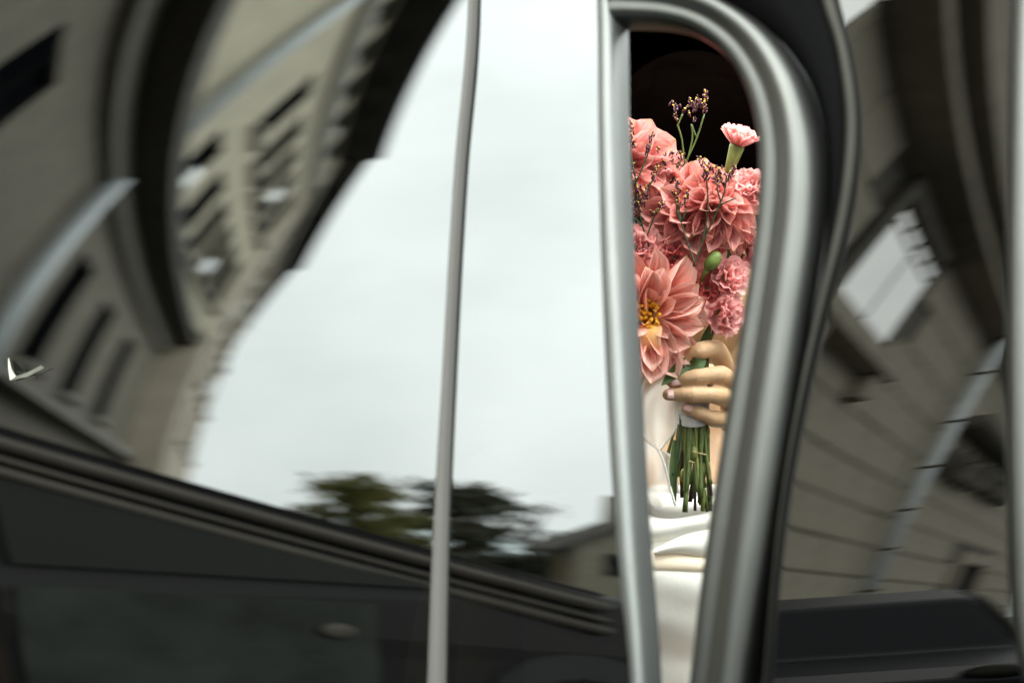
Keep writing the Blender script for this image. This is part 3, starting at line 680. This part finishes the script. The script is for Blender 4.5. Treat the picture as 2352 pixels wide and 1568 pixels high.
dr = pp(MB().grid(rows).build('dress', M['dress'], person, True)); so = dr.modifiers.new('s', 'SOLIDIFY'); so.thickness = .003; so.offset = -1
def on_dress(px, py, off):
    x = (px - 1176) / F * 2.03; z = zp(py); a = math.asin(max(-1, min(1, (x - bx) / .16))); return dress_pt(a, z, off)
def fold(pts_top, pts_bot, bulge, m=None, name='fold', n=12):
    A = spline([Vector(p + (0,)) for p in pts_top], n); B = spline([Vector(p + (0,)) for p in pts_bot], n); rows = []
    for k in range(11):
        t = k / 10; rows.append([on_dress(*(a.lerp(b, t)).to_2d(), .004 + bulge * (math.sin(math.pi * min(1, t * 1.0)) ** .7 if 0 < t < 1 else .0) + .002 * t) for a, b in zip(A, B)])
    o = MB().grid(rows).build(name, m or M['dress'], dr, True)
    s = o.modifiers.new('t', 'SOLIDIFY'); s.thickness = .0016; s.offset = -1
fold([(1400, 1118), (1480, 1128), (1540, 1130), (1620, 1140), (1700, 1135)], [(1400, 1140), (1480, 1172), (1530, 1190), (1580, 1182), (1700, 1150)], .006)
fold([(1400, 1150), (1490, 1180), (1560, 1182), (1630, 1168), (1700, 1150)], [(1400, 1215), (1490, 1238), (1560, 1225), (1630, 1212), (1700, 1200)], .006)
fold([(1500, 1262), (1550, 1232), (1590, 1212), (1640, 1205), (1700, 1200)], [(1500, 1266), (1550, 1264), (1600, 1270), (1650, 1274), (1700, 1276)], .007)
fold([(1400, 1250), (1480, 1262), (1550, 1268), (1620, 1276), (1700, 1282)], [(1400, 1295), (1480, 1304), (1550, 1304), (1620, 1304), (1700, 1300)], .003, M['sash'], 'sash')

# ------------------------------------------------------------------ the bouquet
bq = empty('bouquet', at(1590, 960, YB)); tag(bq, 'bouquet of salmon pink dahlias and carnations tied with a sheer ribbon, held in a hand', 'bouquet')
bin_ = Matrix.Translation(bq.location).inverted(); bmt = Matrix.Translation(bq.location)
def petal_mesh(name, m, width=.34, cup=.9, bend=.25, tipc=.1, nu=6, nv=9, ruff=0, fan=False, seed=0, curl=0, rnd=2.3):
    rng = random.Random(seed); v = []; f = []; uv = []
    for j in range(nv):
        y = j / (nv - 1)
        if fan: w = width * (.12 + .88 * y ** .9)
        else: w = width * (.30 + .70 * math.sin(min(1, y / .62) * math.pi / 2)) * (1 if y < .62 else max(0.0, 1 - ((y - .62) / .38) ** rnd)) ** (.62 if rnd < 3 else .5)
        w = max(w, .012)
        for i in range(nu + 1):
            a = i / nu * 2 - 1; x = a * w
            z = cup * abs(x) ** 1.6 / max(width, .01) ** .6 * (1.25 - .65 * y) + bend * (y - .15) ** 2 - tipc * max(0, y - .7) ** 2 * 6
            yy = y
            if fan:
                yy = y * (1 - .12 * a * a) + (y ** 4) * .05 * math.sin(a * 15 + seed)
                z += ruff * y ** 1.6 * (math.sin(a * 8 + seed * 1.7) + .5 * math.sin(a * 15 + seed))
            else:
                z += .02 * math.sin(y * 9 + a * 2 + seed) * y
            if curl: # rolled back petal
                th = curl * max(0, y - .25); yy = .25 + math.sin(th) / curl if y > .25 else y; z += (-(1 - math.cos(th)) / curl) if y > .25 else 0
            v.append((x, yy, z)); uv.append((i / nu, y))
    for j in range(nv - 1):
        for i in range(nu): f.append((j * (nu + 1) + i, j * (nu + 1) + i + 1, (j + 1) * (nu + 1) + i + 1, (j + 1) * (nu + 1) + i))
    me = bpy.data.meshes.new(name); me.from_pydata(v, [], f); me.update(); me.materials.append(m)
    l = me.uv_layers.new(name='UVMap')
    for p in me.polygons:
        p.use_smooth = True
        for li in p.loop_indices: l.data[li].uv = uv[me.loops[li].vertex_index]
    return me
PM = dict(dahlia=[petal_mesh('petal', PET, .25, 1.1 + .2 * (k % 3), .12 + .1 * (k % 2), .1, seed=k) for k in range(6)],
          open=[petal_mesh('petal', PET_OPEN, .22, 1.0 + .45 * (k % 3), .06 + .14 * (k % 3), .05, seed=k + 10, rnd=3.6, nu=8) for k in range(6)],
          inner=[petal_mesh('petal', PET_INNER, .26, 1.2, .5, .0, seed=k + 20) for k in range(3)],
          pom=[petal_mesh('petal', PET, .24, 1.7, .15, .05, seed=k + 30) for k in range(5)],
          carn=[petal_mesh('petal', PET_CARN, .56, .15, .1, 0, 14, 8, .06, True, k + 40) for k in range(5)],
          carnd=[petal_mesh('petal', PET_CARND, .56, .15, .1, 0, 14, 8, .06, True, k + 50) for k in range(5)])
def put_petal(part, me, base, axis, ang, tilt, length, wsc=1.0, twist=0.0, lift=0.0):
    axis = Vector(axis).normalized(); u = axis.orthogonal().normalized(); w = axis.cross(u)
    rad = u * math.cos(ang) + w * math.sin(ang)
    dr_ = (axis * math.cos(tilt) + rad * math.sin(tilt)).normalized(); x = dr_.cross(axis * math.sin(tilt) - rad * math.cos(tilt)).normalized(); z = x.cross(dr_).normalized()
    rot = Matrix((x, dr_, z)).transposed() @ Matrix.Rotation(twist, 3, 'Y')
    o = bpy.data.objects.new('petal', me); COL.objects.link(o); o.parent = part
    o.matrix_basis = Matrix.Translation(Vector(base) + rad * lift) @ rot.to_4x4() @ Matrix.Diagonal((length * wsc, length, length, 1))
    return o
def bpart(o): o.matrix_parent_inverse = bin_; return o
def bloom(name, c, axis, rings, kind, seed, core=.006, corem=None, label=None):
    rng = random.Random(seed); c = Vector(c); axis = Vector(axis).normalized()
    mb = MB(); q = axis.to_track_quat('Z', 'Y').to_matrix()
    if corem == 'stamens':
        mb.ell(c - axis * .004, (.011, .011, .006), 14, 8, q)
    else: mb.ell(c - axis * core * .6, (core, core, core * 1.3), 12, 8, q)
    part = bpart(mb.build(name, M['yellow'] if corem == 'stamens' else M['calyx'], bq, True)); part.matrix_parent_inverse = bin_
    if label: part['label'] = label
    for n, tilt, ln, ws, back, kk in rings:
        for i in range(n):
            a = 2 * math.pi * (i + rng.uniform(-.25, .25)) / n + seed
            put_petal(part, rng.choice(PM[kk or kind]), c - axis * back, axis, a, R_(tilt + rng.gauss(0, 6)), ln * rng.uniform(.88, 1.1), ws * rng.uniform(.9, 1.15), rng.gauss(0, .22), .003)
    return part
# open dahlia, yellow centre
c1 = at(1478, 722, 1.868)
d1 = bloom('dahlia', c1, (.22, -1, .05), [(15, 86, .054, .84, .011, None), (14, 75, .053, .84, .008, None), (11, 62, .046, .9, .005, None), (4, 42, .032, .95, .004, None), (2, 30, .022, .9, .004, 'inner')], 'open', 3, .008, 'stamens', 'wide open dahlia with a yellow centre')
rng = random.Random(8)
for i in range(70):
    a = rng.uniform(0, 6.28); r = .012 * math.sqrt(rng.random()); 
    p = c1 + Vector((r * math.cos(a), -.004 - .003 * rng.random(), r * math.sin(a)))
    o = MB().tube([p, p + Vector((rng.gauss(0, .001), -.006 - .004 * rng.random(), rng.gauss(0, .0012)))], [.0009, .0016], 5).build('stamen', M['stamen'], d1, True)
cv = []; cuv = []
for j in range(15):
    th = R_(-70 + 215 * j / 14); rr = .0095
    for i in range(11):
        a = i / 10 * 2 - 1; w = .0098 * (1 - .10 * (1 - j / 14)) * (1 - .25 * max(0, j / 14 - .75) * 4 * a * a)
        q = at(1492 - 4 * j / 14, 775, 1.860); cv.append(q + Vector((a * w + .0006 * math.sin(j), -rr * math.cos(th) * (1 - .12 * a * a), -rr * math.sin(th) * 1.1 - .0018 * a * a * (j / 14)))); cuv.append((i / 10, .35 + .6 * j / 14))
me = bpy.data.meshes.new('petal'); me.from_pydata([tuple(v) for v in cv], [], [(j * 11 + i, j * 11 + i + 1, j * 11 + i + 12, j * 11 + i + 11) for j in range(14) for i in range(10)]); me.update()
l = me.uv_layers.new(name='UVMap')
for p in me.polygons:
    for li in p.loop_indices: l.data[li].uv = cuv[me.loops[li].vertex_index]
o = link('petal', me, PET_INNER, d1, True); o['label'] = 'pale petal rolled over like a scroll'
# decorative dahlias
bloom('dahlia', at(1586, 486, 1.882), (-.15, -1, .28), [(14, 98, .043, .98, .013, None), (14, 84, .043, .98, .010, None), (12, 68, .040, 1.0, .007, None), (9, 50, .033, 1.05, .004, None), (5, 26, .021, 1.1, .0, None)], 'dahlia', 5, label='large coral dahlia in the middle of the bouquet')
bloom('dahlia', at(1646, 472, 1.876), (.26, -.74, .52), [(14, 112, .037, .8, .013, None), (14, 98, .036, .82, .010, None), (14, 84, .034, .85, .007, None), (13, 68, .032, .88, .004, None), (10, 50, .026, .9, .002, None), (7, 28, .018, .9, .0, None)], 'pom', 9, label='coral dahlia of narrow rolled petals')
bloom('dahlia', at(1446, 378, 1.888), (.30, -1, .1), [(12, 92, .040, 1.2, .012, None), (11, 74, .039, 1.15, .008, None), (9, 56, .034, 1.1, .005, None), (6, 32, .024, 1.1, .0, None)], 'dahlia', 12, label='dahlia half hidden by the metal post')
# carnations
def carnation(c, axis, size, seed, kind='carn', stem=None, calyx=True, n=(7, 8, 7, 5), tl=(64, 46, 28, 12)):
    rng = random.Random(seed); c = Vector(c); axis = Vector(axis).normalized(); mb = MB()
    if calyx: mb.tube([c - axis * size * 1.25, c - axis * size * 1.1, c - axis * size * .5, c - axis * size * .05, c + axis * size * .05], [size * .10, size * .20, size * .27, size * .33, size * .30], 12)
    else: mb.ell(c, (size * .25,) * 3, 10, 8)
    part = bpart(mb.build('carnation', M['calyx'], bq, True))
    for k, nn in enumerate(n):
        for i in range(nn):
            put_petal(part, rng.choice(PM[kind]), c - axis * size * .1, axis, 2 * math.pi * i / nn + k * .5 + rng.gauss(0, .2), R_(tl[k] + rng.gauss(0, 7)), size * (1.0, 1.0, .98, .92)[k] * rng.uniform(.9, 1.1), 1.1, rng.gauss(0, .25))
    return part
carnation(at(1693, 336, 1.885), (.32, -.15, 1), .0185, 1, n=(8, 7, 6, 4), tl=(44, 34, 22, 10))
carnation(at(1722, 448, 1.885), (-.2, -.75, .5), .020, 2)
carnation(at(1462, 566, 1.872), (.1, -1, .15), .020, 3, calyx=False)
carnation(at(1548, 590, 1.880), (.05, -1, .25), .022, 4, 'carnd', calyx=False)
carnation(at(1668, 636, 1.878), (.6, -.75, .15), .019, 5, calyx=False, n=(6, 6, 5, 4))
carnation(at(1630, 668, 1.884), (.2, -1, .35), .020, 6, 'carnd', calyx=False, n=(7, 6, 6, 4))
carnation(at(1655, 718, 1.876), (.5, -.9, -.2), .020, 7, calyx=False, n=(7, 6, 6, 4))
carnation(at(1532, 400, 1.894), (.05, -.7, .7), .018, 8, calyx=False)
carnation(at(1722, 572, 1.895), (.6, -.7, -.1), .018, 9, calyx=False)
# stems
rng = random.Random(4)
for i in range(36):
    t = (i * .618) % 1; xt = 1556 + t * 72 + rng.gauss(0, 5); xm = 1560 + t * 66; xb = 1550 + t * 80 + rng.gauss(0, 15); dy = rng.uniform(-.014, .012)
    if xb > 1634: xb = 1634
    p = spline([at(xt, 800, YB + dy * .6), at(xm, 920, YB + dy * .7), at((xm + xb) / 2 + rng.gauss(0, 4), 1040, YB + dy), at(xb, rng.uniform(1105, 1178) - (40 if xb < 1560 else 0), YB + dy * 1.3)], 5)
    m_ = rng.choice(['stem', 'stem', 'stem', 'stem', 'stem_y', 'stem_y', 'stem_d', 'stem_r'])
    r = rng.uniform(.0010, .0019)
    bpart(MB().tube(p, [r * (1.0 + .25 * math.sin(k * 1.3 + i)) for k in range(len(p))], 8).build('stem', M[m_], bq, True))
    if rng.random() < .3:
        k = rng.randrange(8, 13); bpart(MB().ell(p[k] + Vector((0, -.001, 0)), (.0034, .0034, .006), 10, 8).build('stem_node', M['stem_y'], bq, True))
# long leaves in the stems and out of the flowers
def leaf(pts, w, m='leaf', bend=.3):
    P = spline([at(*p) for p in pts], 6); n = len(P); rows = []
    for k, p in enumerate(P):
        t = k / (n - 1); t_ = (P[min(k + 1, n - 1)] - P[max(k - 1, 0)]).normalized(); s = t_.cross(Vector((0, -1, 0))).normalized(); ww = w * math.sin(math.pi * min(1, .12 + .88 * t)) ** .8
        rows.append([p - s * ww + Vector((0, -ww * bend, 0)), p - s * ww * .5, p + Vector((0, ww * .2, 0)), p + s * ww * .5, p + s * ww + Vector((0, -ww * bend, 0))])
    return bpart(MB().grid(rows).build('leaf', M[m], bq, True))
leaf([(1600, 818, 1.872), (1560, 846, 1.860), (1518, 886, 1.852)], .0052)
leaf([(1572, 830, 1.868), (1598, 838, 1.862), (1622, 826, 1.866)], .006)
leaf([(1610, 800, 1.88), (1626, 770, 1.872), (1640, 735, 1.874)], .004)
leaf([(1672, 640, 1.89), (1690, 600, 1.888), (1712, 585, 1.89)], .007)
leaf([(1680, 560, 1.89), (1697, 520, 1.886), (1722, 490, 1.89)], .006, 'leaf')
leaf([(1550, 1010, 1.872), (1546, 1090, 1.868), (1552, 1160, 1.868)], .003)
for k, (x, y) in enumerate([(1466, 470), (1462, 520), (1480, 545), (1600, 610), (1616, 590), (1640, 580), (1700, 470), (1672, 585), (1500, 555), (1585, 640)]):
    leaf([(x, y + 40, 1.905), (x + rng.uniform(-12, 12), y, 1.9), (x + rng.uniform(-26, 26), y - 40, 1.9)], rng.uniform(.005, .009), rng.choice(['leaf', 'stem_d']))
# bud
bc = at(1637, 600, 1.862)
bpart(MB().tube([at(1606, 660, 1.875), at(1616, 630, 1.864), at(1628, 616, 1.862)], [.0013, .0016, .0025], 8).ell(bc, (.0056, .0056, .0088), 14, 10, Matrix.Rotation(R_(38), 3, 'Y')).build('bud', M['bud'], bq, True))
# sea lavender sprigs
FM = []
for k in range(3):
    g = MB(); r2 = random.Random(k); nd = []
    for i in range(5):
        b = Vector((r2.gauss(0, .0012), r2.gauss(0, .0012), i * .0013)); d = Vector((r2.gauss(0, .5), r2.gauss(0, .5), 1)).normalized()
        g.tube([b, b + d * .0025, b + d * .0045], [.0006, .0011, .0004], 5)
    nf = len(g.f)
    for i in range(2):
        g.ell((r2.gauss(0, .0016), r2.gauss(0, .0014) - .0008, .0045 + r2.random() * .003), (.0011, .0011, .0009), 6, 4)
    me = bpy.data.meshes.new('floret'); me.from_pydata([tuple(v) for v in g.v], [], g.f); me.materials.append(M['floret']); me.materials.append(M['yellow'])
    for i, p in enumerate(me.polygons): p.material_index = 1 if i >= nf else 0; p.use_smooth = True
    FM.append(me)
def sprig(lines, ends, y, m='stem_d'):
    mb = MB()
    for ln in lines: mb.tube(spline([at(x, yy, y) for x, yy in ln], 4), .0007, 6)
    part = bpart(mb.build('sprig', M[m], bq, True)); r2 = random.Random(int(lines[0][0][0]))
    for (x, yy, dx, dy, n) in ends:
        for k in range(n):
            t = k / max(1, n - 1); o = bpy.data.objects.new('floret', FM[r2.randrange(3)]); COL.objects.link(o); o.parent = part
            p = at(x + dx * t + r2.gauss(0, 2.5), yy + dy * t + r2.gauss(0, 2), y + r2.gauss(0, .0015)); d = Vector((dx * .6 + r2.gauss(0, 8), r2.gauss(0, 8), -dy + 6)).normalized()
            o.matrix_basis = Matrix.Translation(p) @ d.to_track_quat('Z', 'Y').to_matrix().to_4x4() @ Matrix.Rotation(r2.uniform(0, 6), 4, 'Z') @ Matrix.Scale(r2.uniform(.5, .8), 4)
    return part
sprig([[(1540, 420), (1573, 375), (1600, 318), (1618, 262)], [(1572, 375), (1566, 320), (1556, 286)], [(1600, 318), (1588, 285)], [(1556, 290), (1568, 262)], [(1578, 372), (1590, 320), (1588, 285)]],
      [(1556, 280, -14, -32, 4), (1566, 262, 8, -12, 2), (1588, 282, 2, -44, 5), (1592, 258, 12, -20, 4), (1616, 262, 8, -38, 6), (1604, 250, 4, -14, 3)], 1.884, 'stem')
sprig([[(1540, 420), (1556, 392), (1562, 372)], [(1530, 400), (1528, 380), (1520, 360)]], [(1557, 388, 0, -26, 4), (1524, 384, -6, -30, 4), (1536, 374, 4, -14, 2)], 1.882)
sprig([[(1455, 500), (1462, 430), (1450, 360), (1449, 310)], [(1460, 420), (1478, 380), (1496, 330)], [(1455, 470), (1480, 450), (1506, 400)], [(1460, 430), (1446, 400)]],
      [(1449, 345, 2, -50, 7), (1484, 360, 14, -44, 7), (1486, 440, 22, -46, 6), (1448, 420, 4, -36, 5), (1462, 470, -12, -10, 3)], 1.862)
sprig([[(1496, 580), (1476, 520), (1466, 470), (1460, 430)], [(1484, 548), (1500, 505), (1512, 478)], [(1474, 520), (1458, 500)]], [(1466, 490, -2, -44, 6), (1500, 500, 14, -22, 5), (1458, 500, -6, -22, 4), (1476, 470, 6, -20, 3)], 1.860)
sprig([[(1592, 612), (1612, 560), (1626, 480), (1622, 400)], [(1612, 560), (1640, 500), (1664, 440), (1668, 405)], [(1655, 462), (1646, 430)], [(1650, 472), (1690, 455)]],
      [(1622, 420, -8, -44, 6), (1628, 404, 6, -16, 3), (1647, 432, 0, -22, 4), (1666, 428, -10, -28, 5), (1672, 420, 14, -24, 5)], 1.852)
sprig([[(1598, 612), (1580, 560), (1562, 500), (1560, 470)], [(1565, 510), (1556, 490), (1554, 468)], [(1566, 506), (1578, 480)]], [(1558, 470, -2, -44, 5), (1564, 478, 18, -26, 5), (1552, 472, -2, -18, 3)], 1.848)
bpart(MB().tube([at(1664, 440, 1.885), at(1676, 395, 1.885), at(1686, 364, 1.885)], [.0014, .0013, .002], 8).build('stem', M['stem'], bq, True))
# cord wrap
wr = []
for j in range(26):
    t = j / 25; row = []
    for i in range(33):
        a = 2 * math.pi * i / 32; r = (.0165 - .003 * t) + .0006 * abs(math.sin(t * 26 + a * .5))
        q = at(1586 + 4 * t, 876 + 92 * t, YB - .002); row.append(q + Vector((math.cos(a) * r * .92, math.sin(a) * r * .85, -.004 * t * math.sin(-a))))
    wr.append(row)
bpart(MB().grid(wr).build('cord_wrap', M['wrap'], bq, True))
for pts in ([(1590, 1036), (1604, 1040), (1622, 1044)], [(1628, 1060), (1632, 1080), (1630, 1100)], [(1582, 1058), (1594, 1062)]):
    bpart(MB().tube(spline([at(x, y, 1.862) for x, y in pts], 4), .0006, 6).build('twine', M['twine'], bq, True))
# sheer ribbon
rib = bpy.data.materials.new('sheer_ribbon'); rib.use_nodes = True; nt = rib.node_tree; pb = nt.nodes['Principled BSDF']
pb.inputs['Base Color'].default_value = (.95, .88, .80, 1); pb.inputs['Roughness'].default_value = .6; pb.inputs['Sheen Weight'].default_value = .4
tr = nt.nodes.new('ShaderNodeBsdfTransparent'); tl = nt.nodes.new('ShaderNodeBsdfTranslucent'); tl.inputs['Color'].default_value = (.95, .86, .76, 1)
m1 = nt.nodes.new('ShaderNodeMixShader'); m1.inputs[0].default_value = .4; m2 = nt.nodes.new('ShaderNodeMixShader'); m2.inputs[0].default_value = .34
nt.links.new(pb.outputs[0], m1.inputs[1]); nt.links.new(tl.outputs[0], m1.inputs[2]); nt.links.new(m1.outputs[0], m2.inputs[1]); nt.links.new(tr.outputs[0], m2.inputs[2]); nt.links.new(m2.outputs[0], nt.nodes['Material Output'].inputs['Surface'])
M['hem'] = mat('ribbon_hem', (.95, .91, .85), .6, trans=.3)
def ribbon(le, ri, yl, yr, wave, hems=(1, 1), lab=None):
    A = spline([Vector(p + (yl,)) for p in le], 8); B = spline([Vector(p + (yr,)) for p in ri], 8); rows = []; n = len(A)
    for k, (a, b) in enumerate(zip(A, B)):
        r = []
        for i in range(15):
            t = i / 14; q = a.lerp(b, t); r.append(at(q.x, q.y, q.z - wave * math.sin(math.pi * t) * (1 + .15 * math.sin(k * .25)) + .0007 * math.sin(t * 11 + k * .22)))
        rows.append(r)
    o = bpart(MB().grid(rows).build('ribbon', rib, bq, True))
    for e, i in zip(hems, (0, -1)):
        if e:
            h = MB().tube([r[i] for r in rows], .0012, 6).build('hem', M['hem'], o, True)
ribbon([(1530, 846), (1492, 862), (1472, 900), (1464, 950), (1474, 990), (1490, 1012), (1512, 1036)], [(1562, 850), (1556, 880), (1552, 910), (1550, 940), (1551, 965), (1550, 985), (1514, 1036)], 1.868, 1.876, .007)
ribbon([(1520, 880), (1494, 905), (1480, 950), (1480, 990), (1494, 1020), (1512, 1036)], [(1545, 880), (1540, 905), (1535, 950), (1530, 990), (1522, 1020), (1514, 1036)], 1.884, 1.880, .002, (1, 0))
ribbon([(1440, 985), (1446, 1040), (1455, 1090), (1470, 1130), (1500, 1165)], [(1512, 1034), (1524, 1060), (1532, 1090), (1540, 1122), (1551, 1160)], 1.872, 1.868, .006)
ribbon([(1512, 1034), (1520, 1042), (1530, 1080), (1540, 1120)], [(1520, 1034), (1546, 1054), (1552, 1090), (1556, 1130)], 1.876, 1.878, .003)
ribbon([(1445, 985), (1450, 1010), (1480, 1020), (1510, 1034)], [(1450, 1090), (1460, 1080), (1490, 1050), (1514, 1038)], 1.878, 1.882, .004, (1, 0))
